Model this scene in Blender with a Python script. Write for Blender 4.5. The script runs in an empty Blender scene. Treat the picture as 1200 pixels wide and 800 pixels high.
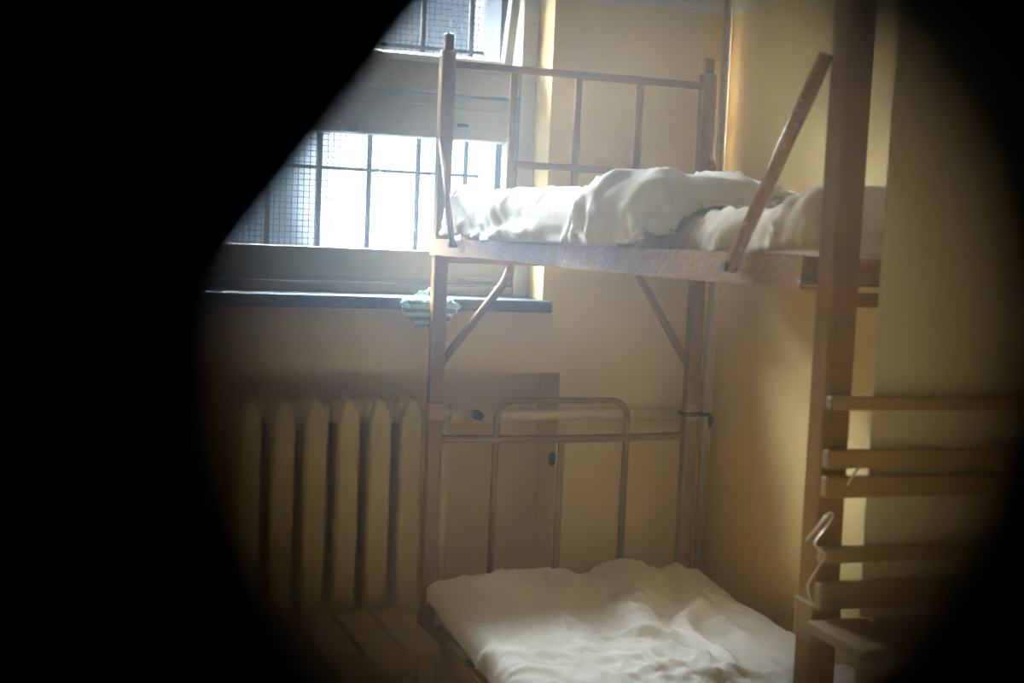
import bpy, bmesh, math, random
from mathutils import Vector, Matrix, noise
random.seed(7)
scene = bpy.context.scene
COL = scene.collection
PI = math.pi

# ------------------------------------------------------------------ materials
def new_mat(name):
    m = bpy.data.materials.new(name); m.use_nodes = True
    nt = m.node_tree; nt.nodes.clear()
    out = nt.nodes.new('ShaderNodeOutputMaterial')
    b = nt.nodes.new('ShaderNodeBsdfPrincipled')
    nt.links.new(b.outputs[0], out.inputs[0])
    return m, nt, b, out

def N(nt, kind, **kw):
    n = nt.nodes.new(kind)
    for k, v in kw.items():
        if k.startswith('_'):
            setattr(n, k[1:], v)
        else:
            n.inputs[k].default_value = v
    return n

def ramp(nt, fac, stops):
    r = nt.nodes.new('ShaderNodeValToRGB')
    e = r.color_ramp.elements
    while len(e) < len(stops): e.new(0.5)
    for el, (p, c) in zip(e, stops):
        el.position = p; el.color = (c[0], c[1], c[2], 1)
    nt.links.new(fac, r.inputs[0])
    return r

def painted(name, c1, c2, scale=6, rough=.5, chip=None, chip_at=.66, chip_scale=60, bump=.15, bump_scale=30, detail=5):
    """paint of two close tones, optionally chipped down to a pale undercoat"""
    m, nt, b, out = new_mat(name)
    tc = N(nt, 'ShaderNodeTexCoord')
    n1 = N(nt, 'ShaderNodeTexNoise', Scale=scale, Detail=detail, Roughness=.6)
    nt.links.new(tc.outputs['Object'], n1.inputs['Vector'])
    r = ramp(nt, n1.outputs['Fac'], [(.3, c1), (.7, c2)])
    col = r.outputs['Color']
    if chip:
        n2 = N(nt, 'ShaderNodeTexNoise', Scale=chip_scale, Detail=6, Roughness=.7)
        nt.links.new(tc.outputs['Object'], n2.inputs['Vector'])
        rc = ramp(nt, n2.outputs['Fac'], [(chip_at, (0, 0, 0)), (chip_at + .04, (1, 1, 1))])
        mx = N(nt, 'ShaderNodeMix', _data_type='RGBA')
        nt.links.new(rc.outputs['Color'], mx.inputs['Factor'])
        nt.links.new(col, mx.inputs['A']); mx.inputs['B'].default_value = (*chip, 1)
        col = mx.outputs['Result']
    nt.links.new(col, b.inputs['Base Color'])
    b.inputs['Roughness'].default_value = rough
    n3 = N(nt, 'ShaderNodeTexNoise', Scale=bump_scale, Detail=4)
    nt.links.new(tc.outputs['Object'], n3.inputs['Vector'])
    bp = N(nt, 'ShaderNodeBump', Strength=bump, Distance=.004)
    nt.links.new(n3.outputs['Fac'], bp.inputs['Height'])
    nt.links.new(bp.outputs[0], b.inputs['Normal'])
    return m

def wall_material():
    m, nt, b, out = new_mat('cream_wall_paint')
    tc = N(nt, 'ShaderNodeTexCoord')
    n1 = N(nt, 'ShaderNodeTexNoise', Scale=2.2, Detail=6, Roughness=.62)
    nt.links.new(tc.outputs['Object'], n1.inputs['Vector'])
    r = ramp(nt, n1.outputs['Fac'], [(.3, (.72, .535, .22)), (.72, (.795, .615, .28))])
    # whitewashed band above the cream paint
    sx = N(nt, 'ShaderNodeSeparateXYZ'); nt.links.new(tc.outputs['Object'], sx.inputs[0])
    n2 = N(nt, 'ShaderNodeTexNoise', Scale=9, Detail=3)
    nt.links.new(tc.outputs['Object'], n2.inputs['Vector'])
    mu = N(nt, 'ShaderNodeMath', _operation='MULTIPLY_ADD'); mu.inputs[1].default_value = .012
    nt.links.new(n2.outputs['Fac'], mu.inputs[0]); nt.links.new(sx.outputs['Z'], mu.inputs[2])
    gt = N(nt, 'ShaderNodeMath', _operation='GREATER_THAN'); gt.inputs[1].default_value = 2.115
    nt.links.new(mu.outputs[0], gt.inputs[0])
    mx = N(nt, 'ShaderNodeMix', _data_type='RGBA')
    nt.links.new(gt.outputs[0], mx.inputs['Factor'])
    nt.links.new(r.outputs['Color'], mx.inputs['A']); mx.inputs['B'].default_value = (.66, .63, .56, 1)
    nt.links.new(mx.outputs['Result'], b.inputs['Base Color'])
    b.inputs['Roughness'].default_value = .55
    n3 = N(nt, 'ShaderNodeTexNoise', Scale=55, Detail=5)
    nt.links.new(tc.outputs['Object'], n3.inputs['Vector'])
    bp = N(nt, 'ShaderNodeBump', Strength=.25, Distance=.003)
    nt.links.new(n3.outputs['Fac'], bp.inputs['Height']); nt.links.new(bp.outputs[0], b.inputs['Normal'])
    return m

def cloth_material(name, c1, c2, weave=900, stripes=None):
    m, nt, b, out = new_mat(name)
    tc = N(nt, 'ShaderNodeTexCoord')
    n1 = N(nt, 'ShaderNodeTexNoise', Scale=5, Detail=5, Roughness=.6)
    nt.links.new(tc.outputs['Object'], n1.inputs['Vector'])
    r = ramp(nt, n1.outputs['Fac'], [(.3, c1), (.7, c2)])
    col = r.outputs['Color']
    if stripes:
        w = N(nt, 'ShaderNodeTexWave', Scale=stripes[1], Distortion=1.5, Detail=1)
        w.bands_direction = 'Z'
        nt.links.new(tc.outputs['Object'], w.inputs['Vector'])
        rs = ramp(nt, w.outputs['Fac'], [(.45, (0, 0, 0)), (.6, (1, 1, 1))])
        mx = N(nt, 'ShaderNodeMix', _data_type='RGBA')
        nt.links.new(rs.outputs['Color'], mx.inputs['Factor'])
        nt.links.new(col, mx.inputs['A']); mx.inputs['B'].default_value = (*stripes[0], 1)
        col = mx.outputs['Result']
    nt.links.new(col, b.inputs['Base Color'])
    b.inputs['Roughness'].default_value = .9
    b.inputs['Sheen Weight'].default_value = .15
    n3 = N(nt, 'ShaderNodeTexNoise', Scale=weave, Detail=2)
    n4 = N(nt, 'ShaderNodeTexNoise', Scale=38, Detail=3)
    nt.links.new(tc.outputs['Object'], n3.inputs['Vector']); nt.links.new(tc.outputs['Object'], n4.inputs['Vector'])
    ad = N(nt, 'ShaderNodeMath', _operation='MULTIPLY_ADD'); ad.inputs[1].default_value = .12
    nt.links.new(n3.outputs['Fac'], ad.inputs[0]); nt.links.new(n4.outputs['Fac'], ad.inputs[2])
    bp = N(nt, 'ShaderNodeBump', Strength=.3, Distance=.004)
    nt.links.new(ad.outputs[0], bp.inputs['Height']); nt.links.new(bp.outputs[0], b.inputs['Normal'])
    return m

def glass_material(name, rough_share=0.0, rough=.5, ior=1.45, gloss=.06, tint=(1, 1, 1)):
    """thin clear pane: straight-through light, a little surface reflection, and (when dirty) a share scattered by the film of dirt"""
    m, nt, b, out = new_mat(name)
    nt.nodes.remove(b)
    t = N(nt, 'ShaderNodeBsdfTransparent'); t.inputs[0].default_value = (*tint, 1)
    g = N(nt, 'ShaderNodeBsdfGlossy'); g.inputs['Roughness'].default_value = .03
    m1 = N(nt, 'ShaderNodeMixShader'); m1.inputs[0].default_value = gloss
    nt.links.new(t.outputs[0], m1.inputs[1]); nt.links.new(g.outputs[0], m1.inputs[2])
    last = m1
    if rough_share:
        rf = N(nt, 'ShaderNodeBsdfRefraction'); rf.inputs['Color'].default_value = (.74, .87, 1, 1); rf.inputs['Roughness'].default_value = rough; rf.inputs['IOR'].default_value = ior
        m2 = N(nt, 'ShaderNodeMixShader'); m2.inputs[0].default_value = rough_share
        nt.links.new(m1.outputs[0], m2.inputs[1]); nt.links.new(rf.outputs[0], m2.inputs[2])
        last = m2
    nt.links.new(last.outputs[0], out.inputs[0])
    return m

M = {}
M['wall'] = wall_material()
M['ceiling'] = painted('whitewash', (.62, .6, .54), (.7, .68, .62), 3, .7)
M['floor'] = painted('worn_floor_paint', (.26, .16, .08), (.36, .23, .12), 4, .4)
M['bed'] = painted('brown_bed_paint', (.26, .14, .048), (.35, .195, .07), 14, .36, chip=(.62, .55, .45), chip_at=.665, chip_scale=75, bump=.35, bump_scale=60)
M['bedrail'] = painted('chipped_brown_bed_paint', (.40, .19, .04), (.50, .255, .06), 14, .25, chip=(.78, .73, .64), chip_at=.605, chip_scale=130, bump=.6, bump_scale=80)
M['sleeve'] = painted('faded_brown_paint', (.36, .22, .11), (.42, .27, .14), 20, .45)
M['panel'] = painted('beige_panel_paint', (.72, .68, .58), (.77, .73, .63), 5, .5)
M['reflection_paint'] = painted('reflection_rail_paint', (.40, .27, .14), (.46, .32, .17), 12, .45)  # for the solid rails that stand in for reflected bars
M['concrete'] = painted('grey_outer_render', (.09, .10, .115), (.14, .15, .165), 9, .8)
M['cream'] = painted('cream_gloss_paint', (.67, .61, .47), (.73, .67, .53), 5, .35)
M['frame'] = painted('greyed_window_paint', (.40, .38, .33), (.47, .45, .40), 5, .4)
M['radiator'] = painted('yellowed_radiator_paint', (.60, .485, .26), (.68, .565, .32), 9, .4, chip=(.2, .13, .06), chip_at=.72, chip_scale=45, bump=.3)
M['pipe'] = painted('yellow_pipe_paint', (.76, .63, .36), (.81, .69, .42), 9, .35)
M['riser'] = painted('matt_riser_paint', (.50, .42, .27), (.56, .47, .31), 9, .7)
M['white'] = painted('white_sash_paint', (.70, .74, .78), (.78, .81, .84), 6, .35)
M['terrazzo'] = painted('grey_terrazzo', (.035, .04, .042), (.13, .14, .14), 90, .5, chip=(.22, .22, .21), chip_at=.62, chip_scale=120, bump=.2)
M['steel'] = painted('dark_steel', (.05, .05, .055), (.09, .09, .1), 20, .5)
M['wire'] = painted('galvanised_wire', (.16, .17, .19), (.22, .23, .25), 20, .6)
M['door'] = painted('dark_door_paint', (.03, .03, .028), (.05, .05, .045), 8, .55)
M['wood'] = painted('brown_stool_paint', (.40, .28, .15), (.50, .36, .20), 8, .5, bump=.3)
M['sheet'] = cloth_material('white_linen', (.70, .665, .58), (.77, .735, .65))
M['blanket'] = cloth_material('off_white_blanket', (.80, .735, .61), (.86, .80, .68))
M['ticking'] = cloth_material('mattress_cover', (.74, .655, .50), (.81, .725, .57))
M['rag'] = cloth_material('blue_striped_rag', (.50, .58, .60), (.62, .68, .68), stripes=((.16, .36, .46), 14))
M['string'] = cloth_material('teal_string', (.03, .09, .11), (.05, .13, .15))
M['plug'] = painted('dark_plug', (.015, .018, .022), (.03, .03, .035), 20, .5)
m, nt, b, out = new_mat('shiny_foil')
b.inputs['Base Color'].default_value = (.92, .92, .93, 1); b.inputs['Metallic'].default_value = .35; b.inputs['Roughness'].default_value = .25
tc = N(nt, 'ShaderNodeTexCoord'); nn = N(nt, 'ShaderNodeTexNoise', Scale=90, Detail=2)
nt.links.new(tc.outputs['Object'], nn.inputs['Vector'])
bp = N(nt, 'ShaderNodeBump', Strength=.3, Distance=.002); nt.links.new(nn.outputs['Fac'], bp.inputs['Height']); nt.links.new(bp.outputs[0], b.inputs['Normal'])
M['foil'] = m
M['glass'] = glass_material('window_glass', gloss=.05, tint=(.90, .96, 1))
M['dirty_glass'] = glass_material('dusty_spyhole_glass', rough_share=.105, rough=.55, ior=1.45, gloss=.0)

# ------------------------------------------------------------------ mesh helpers
def link(name, bm, mat, parent=None, smooth=False, loc=None):
    bmesh.ops.recalc_face_normals(bm, faces=bm.faces)
    me = bpy.data.meshes.new(name); bm.to_mesh(me); bm.free()
    if smooth:
        for p in me.polygons: p.use_smooth = True
    me.materials.append(M[mat])
    o = bpy.data.objects.new(name, me); COL.objects.link(o)
    if parent: o.parent = parent
    return o

def box(bm, x0, x1, y0, y1, z0, z1, bev=0, rot=None, pivot=None):
    r = bmesh.ops.create_cube(bm, size=1)
    vs = r['verts']
    for v in vs:
        v.co = Vector(((x0 + x1) / 2 + v.co.x * (x1 - x0), (y0 + y1) / 2 + v.co.y * (y1 - y0), (z0 + z1) / 2 + v.co.z * (z1 - z0)))
    if bev:
        es = list({e for v in vs for e in v.link_edges})
        g = bmesh.ops.bevel(bm, geom=es, offset=bev, segments=2, profile=.5, affect='EDGES')
        vs = list({v for f in g['faces'] for v in f.verts} | {v for v in vs if v.is_valid})
    if rot is not None:
        bmesh.ops.rotate(bm, verts=vs, cent=pivot, matrix=rot)
    return vs

def tube(bm, pts, r, n=12, caps=True, flat=None):
    """round (or, with flat=(w,t), flat-bar) section swept along a polyline"""
    pts = [Vector(p) for p in pts]
    rr = r if isinstance(r, (list, tuple)) else [r] * len(pts)
    rings = []; up = None
    for i, p in enumerate(pts):
        a = pts[i] - pts[i - 1] if i else pts[1] - pts[0]
        c = pts[i + 1] - pts[i] if i < len(pts) - 1 else a
        t = (a.normalized() + c.normalized()).normalized()
        if up is None:
            up = Vector((0, 0, 1)) if abs(t.z) < .9 else Vector((0, 1, 0))
        s = t.cross(up).normalized(); u = s.cross(t).normalized(); up = u
        ring = []
        for k in range(n):
            an = 2 * PI * k / n
            ring.append(bm.verts.new(p + (s * math.cos(an) + u * math.sin(an)) * rr[i]))
        rings.append(ring)
    for a, c in zip(rings, rings[1:]):
        for k in range(n):
            bm.faces.new((a[k], a[(k + 1) % n], c[(k + 1) % n], c[k]))
    if caps:
        bm.faces.new(rings[0]); bm.faces.new(rings[-1])

def arc_path(pts, rad, seg=6):
    """polyline with rounded corners"""
    pts = [Vector(p) for p in pts]; out = [pts[0]]
    for i in range(1, len(pts) - 1):
        a = (pts[i - 1] - pts[i]).normalized(); c = (pts[i + 1] - pts[i]).normalized()
        p0 = pts[i] + a * rad; p2 = pts[i] + c * rad
        for k in range(seg + 1):
            t = k / seg
            out.append(p0 * (1 - t) ** 2 + pts[i] * 2 * t * (1 - t) + p2 * t * t)
    out.append(pts[-1])
    return out

def empty(name, loc=(0, 0, 0)):
    o = bpy.data.objects.new(name, None); o.empty_display_size = .1; COL.objects.link(o)
    o.location = loc
    return o

def tag(o, label=None, cat=None, group=None, kind=None):
    if label: o['label'] = label
    if cat: o['category'] = cat
    if group: o['group'] = group
    if kind: o['kind'] = kind
    return o

def child(name, bm, mat, parent, smooth=False):
    """part modelled in world coordinates and parented to its thing's Empty"""
    bmesh.ops.translate(bm, verts=bm.verts, vec=-world_loc(parent))
    return link(name, bm, mat, parent, smooth)

def world_loc(o):
    v = Vector(o.location)
    return v + world_loc(o.parent) if o.parent else v

def BM(): return bmesh.new()

# ------------------------------------------------------------------ room
COVER_SHIFT = .0034
CX, CY, CZ = -.8523, -3.301, 1.4377          # the eye at the spyhole
XL, XR = -1.75, .87
DOOR_Y = CY + .053                             # outer skin of the door
WF0, WF1 = CY + .03, CY + .20                  # the wall that holds the door
REAR = -5.0
TOP = 2.75

bm = BM()
box(bm, XL - .2, XR + .2, REAR - .2, .5, -.15, 0)
tag(link('floor', bm, 'floor'), kind='structure')
bm = BM()
box(bm, XL - .2, XR + .2, REAR - .2, .5, TOP, TOP + .15)
tag(link('ceiling', bm, 'ceiling'), kind='structure')
bm = BM()
box(bm, XL - .2, XL, REAR, .5, 0, TOP)
tag(link('wall_left', bm, 'wall'), kind='structure')
bm = BM()
box(bm, XR, XR + .2, REAR, .5, 0, TOP)
tag(link('wall_right', bm, 'wall'), kind='structure')
bm = BM()
box(bm, XL - .2, XR + .2, REAR - .2, REAR, 0, TOP)
tag(link('wall_rear', bm, 'wall'), kind='structure')

# back wall with the window opening and the radiator niche
WL, WR, NL, NR = -.85, .326, -1.05, .388
bm = BM()
Z0, Z1, Z2, Z3 = .08, 1.073, 1.245, 2.5
box(bm, XL, XR, 0, .5, 0, Z0)
box(bm, XL, NL, 0, .5, Z0, Z1); box(bm, NR, XR, 0, .5, Z0, Z1); box(bm, NL, NR, .172, .5, Z0, Z1)
box(bm, XL, XR, 0, .5, Z1, Z2)
box(bm, XL, WL, 0, .5, Z2, Z3); box(bm, WR, XR, 0, .5, Z2, Z3)
box(bm, XL, XR, 0, .5, Z3, TOP)
tag(link('wall_back', bm, 'wall'), kind='structure')

bm = BM()
box(bm, WL, -.77, .23, .5, Z2, Z3); box(bm, .243, WR, .23, .5, Z2, Z3)
box(bm, -.77, .243, .23, .5, Z2, 1.36)
tag(link('trim_2', bm, 'concrete'), kind='structure')
# front wall with the doorway
DX0, DX1 = -1.29, -.37
bm = BM()
box(bm, XL, DX0, WF0, WF1, 0, TOP); box(bm, DX1, XR, WF0, WF1, 0, TOP); box(bm, DX0, DX1, WF0, WF1, 2.08, TOP)
tag(link('wall_front', bm, 'wall'), kind='structure')

# the steel cell door with its spyhole
HX, HZ = CX + .0268, CZ - .0056                # centre of the spyhole
door = empty('door_1', (HX, DOOR_Y, 0)); tag(door, kind='structure')
def disc_plate(bm, y0, y1, r0, r1, x0, x1, z0, z1, n=96):
    """rectangular plate pierced by a round hole"""
    def rect(a):
        c, s = math.cos(a), math.sin(a)
        t = min(((x1 - HX) / c if c > 1e-9 else (x0 - HX) / c if c < -1e-9 else 1e9),
                ((z1 - HZ) / s if s > 1e-9 else (z0 - HZ) / s if s < -1e-9 else 1e9))
        return HX + c * t, HZ + s * t
    angs = sorted([2 * PI * k / n for k in range(n)] + [math.atan2(zz - HZ, xx - HX) % (2 * PI) for xx in (x0, x1) for zz in (z0, z1)])
    def loop(y, r):
        return [bm.verts.new((HX + r * math.cos(a), y, HZ + r * math.sin(a))) for a in angs]
    def outer(y):
        return [bm.verts.new((rect(a)[0], y, rect(a)[1])) for a in angs]
    L = [loop(y0, r0), outer(y0), outer(y1), loop(y1, r1)]
    k = len(angs)
    for i in range(4):
        a, c = L[i], L[(i + 1) % 4]
        for j in range(k):
            bm.faces.new((a[j], a[(j + 1) % k], c[(j + 1) % k], c[j]))
bm = BM()
disc_plate(bm, DOOR_Y, DOOR_Y + .005, .0185, .0185, DX0 + .02, DX1 - .02, .01, 2.06)
child('door_leaf', bm, 'door', door)
bm = BM()
for (a, b_, c, d) in ((DX0 + .02, DX0 + .06, .01, 2.06), (DX1 - .06, DX1 - .02, .01, 2.06), (DX0 + .06, DX1 - .06, .01, .05), (DX0 + .06, DX1 - .06, 2.02, 2.06), (DX0 + .06, DX1 - .06, .75, .79)):
    box(bm, a, b_, DOOR_Y + .005, DOOR_Y + .045, c, d, .002)
child('door_stiffener', bm, 'door', door)
bm = BM()
disc_plate(bm, DOOR_Y + .0455, DOOR_Y + .0475, .078, .078, DX0 + .02, DX1 - .02, .01, 2.06)
child('door_bounce_plate', bm, 'cream', door)  # unseen cream plate, added to bounce light back into the cell
bm = BM()
for (a, b_, c, d) in ((DX0, DX0 + .018, 0, 2.08), (DX1 - .018, DX1, 0, 2.08), (DX0 + .018, DX1 - .018, 2.062, 2.08)):
    box(bm, a, b_, DOOR_Y - .02, WF1, c, d, .002)
child('door_frame', bm, 'door', door)
bm = BM()                                      # flared cone of the spyhole on the cell side
n = 72; prof = [(.0062, .0255), (.035, .057), (.08, .095), (.13, .142), (.13, .150), (.078, .103), (.033, .065), (.0062, .034)]
rings = [[bm.verts.new((HX + r * math.cos(2 * PI * k / n), DOOR_Y + y, HZ + r * math.sin(2 * PI * k / n))) for k in range(n)] for y, r in prof]
for i in range(len(rings)):
    a, c = rings[i], rings[(i + 1) % len(rings)]
    for j in range(n): bm.faces.new((a[j], a[(j + 1) % n], c[(j + 1) % n], c[j]))
child('spyhole_cone', bm, 'door', door, smooth=True)
bm = BM()
bmesh.ops.create_cone(bm, cap_ends=True, segments=96, radius1=.1395, radius2=.1395, depth=.0008,
                      matrix=Matrix.Translation((HX, CY + .1814, HZ)) @ Matrix.Rotation(PI / 2, 4, 'X'))
child('spyhole_glass', bm, 'dirty_glass', door)
# half-turned inner cover disc, its straight edge cutting the view at the upper left
D = .1775
p0 = Vector((CX + D * .1035, CY + D, CZ + D * -.0007)); p1 = Vector((CX + D * .2400, CY + D, CZ + D * .1894))
e = (p1 - p0).normalized(); nrm = Vector((-e.z, 0, e.x))
ctr = Vector((HX, CY + D, HZ)); R_ = .1345
off = (p0 - ctr).dot(nrm) - COVER_SHIFT
a0 = math.asin(off / R_)
pts = [(R_ * math.cos(t), R_ * math.sin(t)) for t in [a0 + (PI - 2 * a0) * k / 48 for k in range(49)]]
bm = BM()
f0 = [bm.verts.new(ctr + e * a + nrm * b_ + Vector((0, -.0015, 0))) for a, b_ in pts]
f1 = [bm.verts.new(ctr + e * a + nrm * b_ + Vector((0, .0015, 0))) for a, b_ in pts]
bm.faces.new(f0); bm.faces.new(list(reversed(f1)))
for j in range(len(pts)): bm.faces.new((f0[j], f0[(j + 1) % len(pts)], f1[(j + 1) % len(pts)], f1[j]))
child('spyhole_cover', bm, 'door', door)

# ------------------------------------------------------------------ window
win = empty('window_1', (-.26, .17, 1.278)); tag(win, kind='structure')
bm = BM()
FY0, FY1 = .125, .215
box(bm, .278, WR, FY0, FY1, 1.278, 2.5, .004); box(bm, WL, -.80, FY0, FY1, 1.278, 2.5, .004)
box(bm, -.80, .278, FY0, FY1, 1.278, 1.305, .004); box(bm, -.80, .278, FY0, FY1, 2.455, 2.5, .004)
box(bm, -.80, .278, FY0, FY1, 1.840, 1.922, .004)
child('window_frame', bm, 'frame', win)
bm = BM()                                      # lower sash
S0, S1 = .135, .20
box(bm, .252, .276, S0, S1, 1.308, 1.836, .004); box(bm, -.798, -.755, S0, S1, 1.308, 1.836, .004)
box(bm, -.755, .252, S0, S1, 1.308, 1.401, .004); box(bm, -.755, .252, S0, S1, 1.716, 1.836, .004)
box(bm, -.755, .252, S0 - .008, S0, 1.318, 1.330, .002); box(bm, -.755, .252, S0 - .006, S0, 1.800, 1.808, .002)
low = child('window_sash', bm, 'frame', win)
bm = BM(); box(bm, -.757, .254, .165, .169, 1.399, 1.718)
child('window_pane', bm, 'glass', low)
bm = BM(); box(bm, .098, .128, .122, .136, 1.752, 1.760, .002)
child('window_latch', bm, 'steel', low)
# upper sash, tilted into the room about its lower edge
rotm = Matrix.Rotation(math.radians(17), 3, 'X'); piv = Vector((0, .14, 1.926))
bm = BM()
U0, U1 = .115, .155
for args in ((.221, .246), (-.795, -.77)):
    box(bm, args[0], args[1], U0, U1, 1.926, 2.45, .004, rotm, piv)
box(bm, -.77, .221, U0, U1, 1.926, 1.946, .004, rotm, piv); box(bm, -.77, .221, U0, U1, 2.42, 2.45, .004, rotm, piv)
up = child('window_sash', bm, 'white', win)
tag(up, label='white upper sash tilted open into the cell')
bm = BM(); box(bm, -.772, .223, .133, .137, 1.944, 2.422, 0, rotm, piv)
child('window_pane', bm, 'glass', up)
bm = BM()
vs = box(bm, WL - .02, .342, -.045, .23, 1.245, 1.278, .005)
tag(link('trim_1', bm, 'terrazzo'), kind='structure')

grille = empty('security_grille', (-.26, .40, 1.36))
tag(grille, 'dark steel bars with fine wire mesh outside the barred window', 'window grille')
GX = [.202 - .1485 * i for i in range(7)]
for x in GX:
    bm = BM(); tube(bm, [(x, .40, 1.362), (x, .40, 2.498)], .0085, 10)
    child('bar', bm, 'steel', grille, True)
for z in (1.63, 2.0, 2.36):
    bm = BM(); box(bm, -.768, .241, .389, .394 - .0005, z - .0055, z + .0055)
    child('crossbar', bm, 'steel', grille)
bm = BM()
P = .0172; w = .0013
x = -.765
while x < .241:
    box(bm, x - w, x + w, .428, .4305, 1.362, 2.498); x += P
z = 1.37
while z < 2.495:
    box(bm, -.769, .242, .4305, .433, z - w, z + w); z += P
child('mesh_screen', bm, 'wire', grille)

# ------------------------------------------------------------------ bunk bed
YB, YF, W = -.10, -1.95, .751
bed = empty('bunk_bed', (.375, -1.02, 0))
tag(bed, 'brown painted steel bunk bed with chipped side rails along the right wall', 'bunk bed')
def post(x, y, ztop=1.925):
    bm = BM(); box(bm, x - .019, x + .019, y - .019, y + .019, 0, ztop, .004)
    o = child('post', bm, 'bed', bed)
    bm = BM(); box(bm, x - .011, x + .013, y - .012, y + .012, ztop - .002, ztop + .042, .004)
    child('post_tip', bm, 'bed', o)
    bm = BM(); box(bm, x - .0215, x + .0215, y - .0215, y + .0215, .955, 1.005, .003)
    child('sleeve', bm, 'sleeve', o)
    return o
post(0, YB); post(W, YB); post(.0165, YF); post(W, YF)
# dent in the long rail, as a wavy lower lip
def side_rail(x, z0, z1, sgn, wavy):
    bm = BM()
    ny = 90; y0, y1 = YB + .018, YF + .022
    rows = []
    for i in range(ny + 1):
        y = y0 + (y1 - y0) * i / ny
        k = i / ny
        dz = wavy * (.5 * noise.noise(Vector((k * 5, 3.1, 0))) + .5 * noise.noise(Vector((k * 22, 7.7, 0))))
        lift = wavy * 1.2 * math.exp(-((k - .30) / .18) ** 2)
        bow = wavy * .35 * noise.noise(Vector((k * 4, 0, 9)))
        o = x + bow
        sec = [(o, z0 + dz + lift), (o + sgn * .004, z1), (o + sgn * .008, z1), (o + sgn * .004, z0 + .004 + dz + lift),
               (o + sgn * .030, z0 + .004 + lift), (o + sgn * .030, z0 + lift)]
        rows.append([bm.verts.new((a, y, b_)) for a, b_ in sec])
    for a, c in zip(rows, rows[1:]):
        for j in range(6): bm.faces.new((a[j], a[(j + 1) % 6], c[(j + 1) % 6], c[j]))
    bm.faces.new(rows[0]); bm.faces.new(rows[-1])
    return bm
child('side_rail', side_rail(-.024, 1.392, 1.436, 1, .004), 'bedrail', bed)
child('side_rail', side_rail(W + .024, 1.392, 1.436, -1, .002), 'bedrail', bed)
child('side_rail', side_rail(-.024, .395, .44, 1, .002), 'bedrail', bed)
child('side_rail', side_rail(W + .024, .395, .44, -1, .002), 'bedrail', bed)
for (za, zb) in ((1.374, 1.392), (.38, .395)):
    for y in (YB, YF):
        bm = BM(); box(bm, .02 if y == YB else .036, W - .02, y - .012, y + .012, za, zb, .002)
        child('end_rail', bm, 'bed', bed)
for zb in (1.397, .400):
    bm = BM()
    for k in range(9):
        y = YB - .12 - k * .2
        box(bm, .012, W - .012, y - .025, y + .025, zb, zb + .004)
    child('base_slats', bm, 'bed', bed)
# headboards: top bar, three uprights, a second bar; the lower one crowned by a rounded loop
fl = .0095
bm = BM(); box(bm, .019, W - .019, YB - .006, YB + .006, 1.880, 1.900, .003); child('headboard_bar', bm, 'bed', bed)
bm = BM(); box(bm, .190, .563, YB - .006, YB + .006, 1.632, 1.651, .003); child('headboard_bar', bm, 'bed', bed)
for x, zt in ((.183, 1.881), (.3665, 1.881), (.5475, 1.881)):
    bm = BM(); box(bm, x - fl, x + fl, YB - .0055, YB + .0055, 1.392, zt, .003); child('headboard_upright', bm, 'bed', bed)
bm = BM()
pts = []
for k in range(25):
    x = .019 + (W - .038) * k / 24
    pts.append((x, YB, .905 + .004 * (k / 24) ** 4 - .003 * math.sin(PI * k / 24)))
tube(bm, pts, .0112, 8); child('headboard_bar', bm, 'bed', bed, True)
bm = BM(); tube(bm, arc_path([(.174, YB, .395), (.174, YB, 1.008), (.5565, YB, 1.008), (.5565, YB, .395)], .055, 8), .0098, 12)
child('headboard_loop', bm, 'bed', bed, True)
bm = BM(); box(bm, .364 - fl, .364 + fl, YB - .0055, YB + .0055, .395, .900, .003); child('headboard_upright', bm, 'bed', bed)
# braces under the upper frame
bm = BM(); tube(bm, arc_path([(.196, YB, 1.378), (.186, YB, 1.335), (.004, YB, 1.095)], .03), .0115, 10); child('brace', bm, 'bed', bed, True)
bm = BM(); tube(bm, [(.558, YB, 1.378), (W - .006, YB, 1.095)], .0115, 10); child('brace', bm, 'bed', bed, True)
# braces from the posts down to the upper side rails
def brace(p, q, r=.0095):
    bm = BM(); tube(bm, [p, q], r, 10)
    o = child('brace', bm, 'bedrail', bed, True)
    d = (Vector(q) - Vector(p)).normalized()
    bm = BM(); c = Vector(q) - d * .004
    bmesh.ops.create_cone(bm, cap_ends=True, segments=8, radius1=.007, radius2=.006, depth=.022, matrix=Matrix.Translation(c) @ Matrix.Rotation(PI / 2, 4, 'Y'))
    child('bolt', bm, 'steel', o)
brace((-.012, YF + .012, 1.680), (-.036, -1.765, 1.412))
brace((-.016, YB - .012, 1.690), (-.036, -.352, 1.420), .0075)
brace((W + .012, YB - .012, 1.690), (W + .036, -.352, 1.420))
brace((W + .012, YF + .012, 1.680), (W + .036, -1.765, 1.412))
# foot end: blurred pane reflection modelled as solid panel, rails and plank shelf
bm = BM(); box(bm, .066, W - .03, YF - .0192, YF - .0142, .86, 1.86, .002)
fp = child('reflection_panel', bm, 'panel', bed); tag(fp, label='beige panel added for the hazy pane reflection')
for z, h in ((1.257, .0085), (1.188, .0115), (1.153, .0135), (1.068, .010)):
    bm = BM(); box(bm, -.003, W + .019, YF - .034, YF - .0195, z - h, z + h, .003)
    child('reflection_rail', bm, 'reflection_paint', bed)
bm = BM(); box(bm, -.003, W + .019, YF - .034, YF - .0195, 1.000, 1.034, .003); child('reflection_rail', bm, 'reflection_paint', bed)
bm = BM()
box(bm, -.02, .062, YF - .15, YF - .035, .976, .990, .002); box(bm, .068, .36, YF - .15, YF - .035, .976, .990, .002); box(bm, .366, W, YF - .15, YF - .035, .976, .990, .002)
fs = child('reflection_shelf', bm, 'wood', bed)  # added boards standing in for the reflected stool planks

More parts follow.
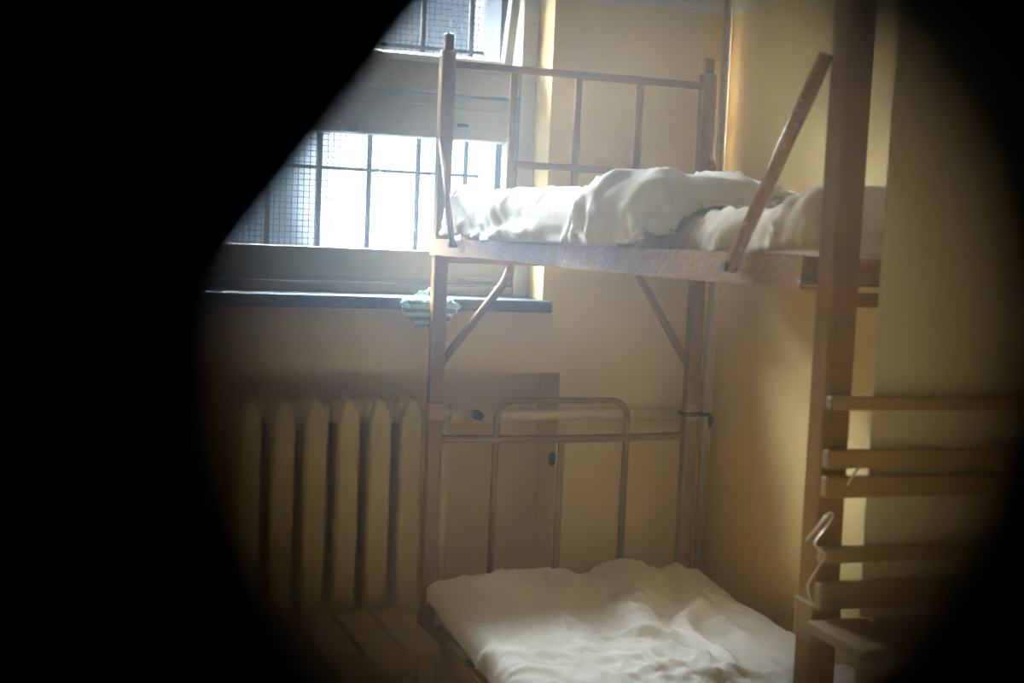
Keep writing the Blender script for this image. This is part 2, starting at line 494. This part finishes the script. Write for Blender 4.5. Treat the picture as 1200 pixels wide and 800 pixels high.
# ------------------------------------------------------------------ bedding
def ridged(p, f, seed, pw=3):
    n_ = noise.noise(Vector((p[0] * f[0], p[1] * f[1], seed)))
    return max(0, 1 - abs(n_) * 2.2) ** pw

def seg_dist(p, a, b_):
    ax, ay = a; bx, by = b_; px, py = p
    dx, dy = bx - ax, by - ay; L2 = dx * dx + dy * dy + 1e-12
    t = max(0, min(1, ((px - ax) * dx + (py - ay) * dy) / L2))
    return math.hypot(px - ax - t * dx, py - ay - t * dy)

def folds(p, lines):
    d = 0
    for pts, h, w in lines:
        m_ = min(seg_dist(p, a, b_) for a, b_ in zip(pts, pts[1:])) if len(pts) > 1 else math.hypot(p[0] - pts[0][0], p[1] - pts[0][1])
        d += h * math.exp(-(m_ / w) ** 2)
    return d

def edge_map(s, lo, hi, r, lo_drop, hi_drop):
    """coordinate along a cloth -> (position, drop) with a rounded edge at both ends"""
    if lo <= s <= hi: return s, 0
    a = (lo - s) if s < lo else (s - hi); sg = -1 if s < lo else 1; e0 = lo if s < lo else hi
    q = r * PI / 2
    if a < q: return e0 + sg * r * math.sin(a / r), r - r * math.cos(a / r)
    return e0 + sg * r, r + (a - q)

def cloth(name, mat, x0, x1, y0, y1, ztop, r, dxl, dxr, dyn, dyf, wrinkle, step=.009, close=False, thick=.004, warp=None, parent=None, floor=None, flare=0, over=None):
    """a cloth laid over a block: flat top x0..x1, y0..y1 (y0 is the far end), edges falling by dxl, dxr, dyn, dyf"""
    bm = BM()
    ns = int((x1 - x0 + dxl + dxr) / step); nt_ = int((y0 - y1 + dyn + dyf) / (step * 1.15))
    grid = []
    par = []
    for i in range(nt_ + 1):
        t = y1 - dyn + (y0 - y1 + dyn + dyf) * i / nt_
        row = []
        for j in range(ns + 1):
            s = x0 - dxl + (x1 - x0 + dxl + dxr) * j / ns
            x, dx = edge_map(s, x0, x1, r, dxl, dxr)
            y, dy = edge_map(t, y1, y0, r, dyn, dyf)
            if flare and t < y1 - r * PI / 2: y -= flare * (y1 - t - r * PI / 2)
            if warp: x, y = warp(x, y)
            dz = (dx ** 4 + dy ** 4) ** .25
            z = ztop(x, y) - dz
            if floor: z = max(z, floor(x, y) + .004 * noise.noise(Vector((s * 40, t * 20, 0))))
            row.append(bm.verts.new((x, y, z))); par.append((s, t, dz))
        grid.append(row)
    for a, c in zip(grid, grid[1:]):
        for j in range(ns): bm.faces.new((a[j], a[j + 1], c[j + 1], c[j]))
    bm.normal_update()
    vs = [v for row in grid for v in row]
    nr = [v.normal.copy() for v in vs]
    if nr[len(nr) // 2].z < 0: nr = [-q for q in nr]
    for v, q, (s, t, dz) in zip(vs, nr, par):
        v.co += q * wrinkle(s, t, dz)
    if over:
        tree, gap = over
        for v in vs:
            h = tree.ray_cast(Vector((v.co.x, v.co.y, 2)), Vector((0, 0, -1)))[0]
            if h is not None: v.co.z = max(v.co.z, h.z + gap)
        for _ in range(3):
            for v in vs:
                p, n_, i_, d_ = tree.find_nearest(v.co, .04)
                if p is not None and (v.co - p).dot(n_) < gap * .95 and n_.z > -.3: v.co = p + n_ * gap
    if close:
        bmesh.ops.holes_fill(bm, edges=[e_ for e_ in bm.edges if e_.is_boundary])
    o = link(name, bm, mat, parent, True)
    if not close:
        md = o.modifiers.new('thickness', 'SOLIDIFY'); md.thickness = thick; md.offset = -1
    return o

# lower mattress (shows only at the aisle edge) and its rumpled sheet
def lm_wr(s, t, dz): return .003 * noise.noise(Vector((s * 9, t * 9, 1)))
o = cloth('mattress', 'ticking', .04, .715, -.215, -1.835, lambda x, y: .497, .03, .075, .075, .07, .07, lm_wr, .02, True)
tag(o, 'thin mattress under the rumpled white sheet on the lower bunk', 'mattress')
LOWER = [
    ([(.08, -.26), (.21, -.19), (.31, -.21)], .020, .085),
    ([(.56, -.17), (.50, -.36), (.40, -.66)], .030, .060),
    ([(.47, -.16), (.40, -.42), (.33, -.62)], -.016, .045),
    ([(.685, -.20), (.60, -.44), (.515, -.70), (.47, -.84), (.42, -.92)], .020, .026),
    ([(.63, -.20), (.55, -.44), (.475, -.68)], -.014, .024),
    ([(.20, -.69), (.30, -.66), (.40, -.72)], .007, .016),
    ([(.21, -.97), (.32, -.88), (.45, -.85)], .013, .022),
    ([(.08, -.80), (.15, -.84), (.24, -.82)], .006, .018),
    ([(.66, -.40), (.66, -.59), (.62, -.82)], .010, .030),
    ([(.30, -.98), (.45, -.93), (.58, -.96)], .012, .022),
    ([(.35, -.80), (.385, -.87), (.36, -.97)], .013, .018),
    ([(.02, -.70), (.13, -.64), (.20, -.56)], .006, .030),
    ([(.25, -.45), (.24, -.60), (.16, -.75)], .006, .022),
    ([(.02, -1.2), (.30, -1.12), (.55, -1.18)], .012, .03),
    ([(.10, -1.5), (.40, -1.42), (.62, -1.5)], .010, .03),
]
def ls_wr(s, t, dz):
    p = (s, t)
    wx = .10 * noise.noise(Vector((s * 3, t * 3, 4))); q = (s + wx, t + .08 * noise.noise(Vector((s * 3, t * 3, 8))))
    d = folds(q, LOWER)
    d += .012 * (ridged((q[0] + .5 * q[1], q[1] - .3 * q[0]), (7, 3.0), 2.2, 4) - .25)
    d += .0075 * (ridged((q[0] * .9 + .7 * q[1], q[1] - .6 * q[0]), (26, 9), 12.2, 5) - .15)
    d += .004 * (ridged((q[0] - .6 * q[1], q[1]), (14, 7), 5.7, 4) - .2)
    d += .010 * noise.noise(Vector((s * 4, t * 3, 11)))
    if t < -1.86: d *= .3
    return max(d, -.006) * (.45 if dz > .05 else 1) + .004
def ls_z(x, y):
    return .528 + .018 * math.exp(-((y + .2) / .22) ** 2) - .012 * max(0, (x - .6) / .15) 
o = cloth('bed_sheet', 'sheet', .022, .735, -.185, -1.86, ls_z, .036, .085, .080, .09, .09, ls_wr, .007, floor=lambda x, y: .446)
tag(o, 'rumpled white sheet spread over the lower bunk', 'sheet')

# upper mattress
UPM = [([(.0, -1.90), (.30, -1.93), (.7, -1.9)], .016, .10), ([(.0, -1.50), (.3, -1.53)], .006, .05), ([(-.02, -1.72), (.3, -1.66)], -.010, .05)]
def um_wr(s, t, dz):
    a = t + .10 * noise.noise(Vector((s * 4, t * 3, 2)))
    rg = ridged((s + .35 * t, a + .55 * s), (2.2, 15), 3.3, 3)
    rg2 = ridged((s - .2 * t, a + .4 * s), (4, 34), 9.1, 3)
    return folds((s, t), UPM) + .012 * (rg - .3) + .0060 * (rg2 - .2) + .006 * noise.noise(Vector((s * 5, t * 5, 7)))
def um_warp(x, y):
    k = 1 / (1 + math.exp((-1.56 - y) / .03))
    return (x + .022 * k if x < .1 else x), y
o = cloth('mattress', 'ticking', .045, .625, -.24, -1.865, lambda x, y: 1.494 + .022 * math.exp(-((y + 1.92) / .16) ** 2), .038, .088, .08, .075, .08, um_wr, .010, True, .004, um_warp)
from mathutils.bvhtree import BVHTree
UM_TREE = BVHTree.FromPolygons([v.co.copy() for v in o.data.vertices], [tuple(p.vertices) for p in o.data.polygons])
tag(o, 'off-white wrinkled mattress bulging above the chipped rail of the upper bunk', 'mattress')

# blanket heaped over the far half of the upper bunk, spilling over the rail
UPB = [
    ([(-.02, -1.30), (.10, -1.36), (.30, -1.24), (.5, -1.05)], .026, .070),
    ([(-.12, -1.06), (-.05, -1.08), (.0, -1.13), (.08, -1.20), (.2, -1.2)], -.026, .026),
    ([(-.12, -1.30), (-.06, -1.33), (.0, -1.33), (.10, -1.26)], .010, .016),
    ([(-.11, -1.20), (-.05, -1.24), (.02, -1.26), (.1, -1.22)], .012, .016),
    ([(-.12, -1.13), (-.06, -1.17), (.0, -1.21)], .010, .014),
    ([(.02, -.19), (.05, -.30), (.10, -.44)], .016, .05),
    ([(-.02, -.22), (-.03, -.36), (-.01, -.50)], .014, .020),
    ([(-.06, -.24), (-.07, -.40), (-.05, -.54)], -.012, .014),
    ([(-.12, -.58), (-.06, -.56), (.0, -.58), (.08, -.66), (.3, -.72)], -.024, .022),
    ([(-.03, -.66), (.0, -.80), (.02, -.96)], .014, .040),
    ([(-.09, -.70), (-.07, -.84), (-.08, -1.0)], .012, .022),
    ([(-.055, -.72), (-.05, -.88), (-.04, -1.02)], -.010, .014),
    ([(.25, -.50), (.42, -.62), (.6, -.60)], .034, .06),
    ([(.30, -.92), (.45, -.98)], .024, .06),
    ([(.3, -.2), (.5, -.3)], .022, .08),
]
def ub_wr(s, t, dz):
    q = (s + .05 * noise.noise(Vector((s * 6, t * 6, 4))), t + .07 * noise.noise(Vector((s * 6, t * 6, 14))))
    d = folds(q, UPB)
    d += .014 * (ridged((q[0] + .35 * q[1], q[1] - .5 * q[0]), (13, 4.0), 6.6, 3) - .25)
    d += .0065 * (ridged((q[0] - .5 * q[1], q[1]), (24, 12), 1.7, 4) - .2)
    d += .009 * noise.noise(Vector((s * 7, t * 6, 21)))
    return max(d, -.010 if dz > .06 else -.003) + .009
def ub_warp(x, y):
    # the near hem runs askew: furthest along the bed near the aisle
    k = max(0, min(1, (-.12 - y) / 1.3))
    off = -.09 * math.exp(-((x - .12) / .10) ** 2) + .55 * max(0, x - .20)
    # aisle edge: inside the rail at the window end, hanging over the rail further on
    if x < .02:
        g = 1 / (1 + math.exp((y + .52) / .03))
        x = x + (1 - g) * .032
    return x, y + off * k * k
def ub_z(x, y):
    z = 1.526
    z += .010 * math.exp(-((y + .3) / .25) ** 2) + .004 * noise.noise(Vector((y * 6, x * 3, 3)))
    return z
o = cloth('blanket', 'blanket', -.002, .69, -.195, -1.385, ub_z, .036, .110, .05, .11, .04, ub_wr, .008, False, .006, ub_warp, None, lambda x, y: 1.447 if y > -.62 or y < -1.375 else 1.447 - .034 * min(1, (-.62 - y) / .1), .7, (UM_TREE, .0155))
tag(o, 'off-white blanket heaped on the upper bunk, spilling over its rail', 'blanket')

# ------------------------------------------------------------------ radiator and pipes
rad = empty('radiator', (-.25, .05, .40)); tag(rad, 'cream cast-iron column radiator in the niche under the window', 'radiator')
PITCH = .0868; RX0 = -.037; RY = .045
for i in range(6):
    cx = RX0 - PITCH * i
    bm = BM()
    levels = [(.404, .30, .55), (.412, .55, .8), (.43, .80, .95), (.46, .97, 1), (.50, 1, 1), (.70, 1, 1), (.92, 1, 1), (.950, .96, 1), (.972, .72, .97), (.988, .48, .90), (.997, .30, .72), (1.000, .12, .5)]
    n = 64; rings = []
    for z, kx, ky in levels:
        ring = []
        for k in range(n):
            a = 2 * PI * k / n
            c, s = math.cos(a), math.sin(a)
            x = .0315 * kx * math.copysign(abs(c) ** .22, c); y = .066 * ky * math.copysign(abs(s) ** .22, s)
            if s < -.3: y -= .007 * ky * (.5 + .5 * math.cos(2 * PI * x / (.021 * max(kx, .3))))
            ring.append(bm.verts.new((cx + x, RY + y, z)))
        rings.append(ring)
    for a, c in zip(rings, rings[1:]):
        for k in range(n): bm.faces.new((a[k], a[(k + 1) % n], c[(k + 1) % n], c[k]))
    bm.faces.new(rings[0]); bm.faces.new(rings[-1])
    sec = child('section', bm, 'radiator', rad, True)
    for z in (.455, .958):
        bm = BM(); tube(bm, [(cx - PITCH / 2 + .001, RY, z), (cx + PITCH / 2 - .001, RY, z)], .032, 24)
        child('hub', bm, 'radiator', sec, True)
for x in (-.17, -.43):
    bm = BM(); tube(bm, [(x + .0434 - .0, RY + .045, .418), (x + .0434, .1715, .418)], .009, 10); child('bracket', bm, 'radiator', rad, True)

pipe = empty('heating_pipe', (.835, -.035, 0)); tag(pipe, 'yellow painted heating pipes running from the radiator to the corner riser', 'pipe')
bm = BM(); tube(bm, [(.835, -.035, 0), (.835, -.035, TOP)], .0125, 16); child('riser', bm, 'riser', pipe, True)
bm = BM(); tube(bm, arc_path([(.008, RY, .955), (.10, RY, .955), (.20, -.024, .957), (.28, -.024, .958), (.835, -.030, .962)], .03), .0135, 16); child('supply_pipe', bm, 'pipe', pipe, True)
for xa, xb, rr_, ns_ in ((.018, .045, .030, 8), (.055, .072, .024, 16), (.085, .105, .021, 8)):
    bm = BM(); tube(bm, [(xa, RY, .955), (xb, RY, .955)], rr_, ns_); child('union_nut', bm, 'pipe', pipe)
bm = BM()
bmesh.ops.create_cone(bm, cap_ends=True, segments=20, radius1=.014, radius2=.012, depth=.03, matrix=Matrix.Translation((.146, -.022, .957)) @ Matrix.Rotation(PI / 2, 4, 'X'))
pl = child('valve_stem', bm, 'plug', pipe); tag(pl, label='dark round valve stem')
bm = BM(); tube(bm, [(.070, RY, .935), (.070, RY, .081)], .0150, 16)
child('return_pipe', bm, 'pipe', pipe, True)

bm = BM()
bmesh.ops.create_icosphere(bm, subdivisions=3, radius=1)
for v in bm.verts: v.co = Vector((.386 + v.co.x * .010, .024 + v.co.y * .024 * (1 + .15 * v.co.z), .823 + v.co.z * .021))
tag(link('pipe_plug', bm, 'plug', None, True), 'small dark round plug in the right side of the radiator niche', 'plug')

# ------------------------------------------------------------------ stool
ang = math.radians(4)
st = empty('stool', (-.252, -.272, 0)); st.rotation_euler.z = ang
tag(st, 'low brown wooden stool with a planked top in front of the radiator', 'stool')
SW, SD, SH = .40, .32, .450
for k in range(4):
    x0 = -SW / 2 + k * SW / 4
    bm = BM(); box(bm, x0 + .0055, x0 + SW / 4 - .0055, -SD / 2, SD / 2, SH - .022, SH, .003)
    link('plank', bm, 'wood', st)
for sx in (-1, 1):
    for sy in (-1, 1):
        bm = BM(); box(bm, sx * .165 - .02, sx * .165 + .02, sy * .125 - .02, sy * .125 + .02, 0, SH - .0225, .003)
        link('leg', bm, 'wood', st)
for (a, b_, c, d) in ((-.144, .144, -.136, -.116), (-.144, .144, .116, .136), (-.176, -.156, -.104, .104), (.156, .176, -.104, .104)):
    bm = BM(); box(bm, a, b_, c, d, SH - .085, SH - .0225, .002); link('apron', bm, 'wood', st)

# ------------------------------------------------------------------ small things
def crumple(name, centre, size, mat, seed, sub=5):
    bm = BM(); bmesh.ops.create_icosphere(bm, subdivisions=sub, radius=1)
    for v in bm.verts:
        p = v.co.copy()
        k = 1 + .32 * noise.noise(p * 1.7 + Vector((seed, 0, 0)))
        k += .34 * (ridged((p.x * 2 + p.z * .5, p.z - p.y), (2.2, 1.1), seed, 2) - .4) + .16 * (ridged((p.x - p.z, p.x + p.y), (4.5, 2), seed + 5, 2) - .3)
        v.co = Vector((centre[0] + p.x * k * size[0], centre[1] + max(-1, min(1, p.y * 1.3 * k)) * size[1], centre[2] + p.z * k * size[2]))
        if v.co.z > 1.2785: v.co.y += .034; v.co.z = max(v.co.z, 1.2800 + .3 * (v.co.z - 1.2785))
        elif v.co.z > 1.270: v.co.z = 1.2800; v.co.y += .018
    return link(name, bm, mat, None, True)
o = crumple('rag', (-.012, -.0625, 1.245), (.066, .014, .044), 'rag', 3.7)
tag(o, 'pale blue striped rag stuffed between window sill and bed post', 'rag')

bm = BM()
loopz = .968
for dz_ in (0, .0075):
    q = .0258
    tube(bm, arc_path([(W, YB - q, loopz + dz_), (W + q, YB - q, loopz + dz_ + .001), (W + q, YB + q, loopz + dz_), (W - q, YB + q, loopz + dz_ - .001), (W - q, YB - q, loopz + dz_), (W, YB - q, loopz + dz_)], .004, 4), .0022, 8)
tube(bm, [(W + .030, YB - .012, loopz), (W + .046, YB - .020, loopz + .004), (W + .060, YB - .014, loopz - .008), (W + .058, YB - .016, loopz - .035)], [.0035, .006, .008, .004], 8)
tag(link('string_tie', bm, 'string', None, True), 'dark teal string knotted round the bed post beside the corner pipe', 'string')

FY = YF - .036
bm = BM(); tube(bm, [(.022, FY - .004, 1.157), (.030, FY - .004, 1.171), (.047, FY - .004, 1.191)], [.0014, .0018, .0010], 8)
tag(link('wire_pin', bm, 'foil', None, True), 'short shiny wire pin stuck against the reflection rail at the bunk foot', 'pin')
bm = BM()
tube(bm, arc_path([(-.031, FY - .003, 1.090), (.000, FY - .005, 1.126), (.006, FY - .005, 1.122), (-.004, FY - .003, 1.104), (-.020, FY - .003, 1.086), (-.002, FY - .006, 1.072), (-.014, FY - .005, 1.054), (-.026, FY - .004, 1.034), (-.020, FY - .004, 1.016), (-.008, FY - .004, 1.004)], .006, 4), .0013, 8)
tag(link('wire_loop', bm, 'foil', None, True), 'bent loop of shiny wire hanging on the near bed post', 'wire')

# ------------------------------------------------------------------ light: overcast sky through the window
wd = bpy.data.worlds.new('overcast_sky'); scene.world = wd; wd.use_nodes = True
nt = wd.node_tree; nt.nodes.clear()
wo = nt.nodes.new('ShaderNodeOutputWorld'); bg = nt.nodes.new('ShaderNodeBackground')
tc = nt.nodes.new('ShaderNodeTexCoord'); sx = nt.nodes.new('ShaderNodeSeparateXYZ')
nt.links.new(tc.outputs['Generated'], sx.inputs[0])
rp = nt.nodes.new('ShaderNodeValToRGB')
mr = nt.nodes.new('ShaderNodeMapRange'); mr.inputs['From Min'].default_value = -1; mr.inputs['From Max'].default_value = 1
nt.links.new(sx.outputs['Z'], mr.inputs['Value']); nt.links.new(mr.outputs[0], rp.inputs[0])
els = rp.color_ramp.elements
els[0].position = .40; els[0].color = (.012, .012, .011, 1)
els[1].position = .48; els[1].color = (.0036, .0044, .0053, 1)
e3 = els.new(.648); e3.color = (.0038, .0047, .0057, 1)
e4 = els.new(.70); e4.color = (.93, .955, .96, 1)
dt = nt.nodes.new('ShaderNodeVectorMath'); dt.operation = 'DOT_PRODUCT'
nt.links.new(tc.outputs['Generated'], dt.inputs[0]); dt.inputs[1].default_value = Vector((.247, .974, .030)).normalized()
m2 = nt.nodes.new('ShaderNodeMapRange'); m2.interpolation_type = 'SMOOTHSTEP'
m2.inputs['From Min'].default_value = .9935; m2.inputs['From Max'].default_value = .9996
nt.links.new(dt.outputs['Value'], m2.inputs['Value'])
mc = nt.nodes.new('ShaderNodeMix'); mc.data_type = 'RGBA'          # brighter break in the low cloud
nt.links.new(m2.outputs[0], mc.inputs['Factor']); nt.links.new(rp.outputs[0], mc.inputs['A']); mc.inputs['B'].default_value = (.065, .074, .082, 1)
nt.links.new(mc.outputs['Result'], bg.inputs[0]); bg.inputs[1].default_value = 315
nt.links.new(bg.outputs[0], wo.inputs[0])
pt = bpy.data.lights.new('window_daylight', 'AREA'); pt.shape = 'RECTANGLE'; pt.size = 1.02; pt.size_y = 1.16
pt.cycles.is_portal = True
po = bpy.data.objects.new('window_daylight', pt); COL.objects.link(po)
po.location = (-.263, .47, 1.93); po.rotation_euler = (-PI / 2, 0, 0)

# ------------------------------------------------------------------ camera
cd = bpy.data.cameras.new('camera'); co = bpy.data.objects.new('camera', cd); COL.objects.link(co)
cd.sensor_width = 36; cd.lens = 1470.6 * 36 / 1200; cd.clip_start = .004
rt = Vector((0.94940989, -0.31117055, 0.04235268)); upv = Vector((-0.01533101, 0.0887778, 0.99593346)); fw = Vector((0.31366514, 0.94619839, -0.07951597))
co.matrix_world = Matrix(((rt.x, upv.x, -fw.x, CX), (rt.y, upv.y, -fw.y, CY), (rt.z, upv.z, -fw.z, CZ), (0, 0, 0, 1)))
cd.dof.use_dof = True; cd.dof.focus_distance = 2.6; cd.dof.aperture_fstop = cd.lens / 10.0
scene.camera = co

scene.view_settings.view_transform = 'Standard'; scene.view_settings.look = 'None'
scene.view_settings.gamma = 1; scene.view_settings.use_curve_mapping = False
scene.view_settings.exposure = 0
cy = scene.cycles
cy.use_denoising = True
cy.max_bounces = 14; cy.diffuse_bounces = 10; cy.glossy_bounces = 6; cy.transmission_bounces = 8; cy.transparent_max_bounces = 16
cy.caustics_reflective = False; cy.caustics_refractive = True
cy.sample_clamp_indirect = 0
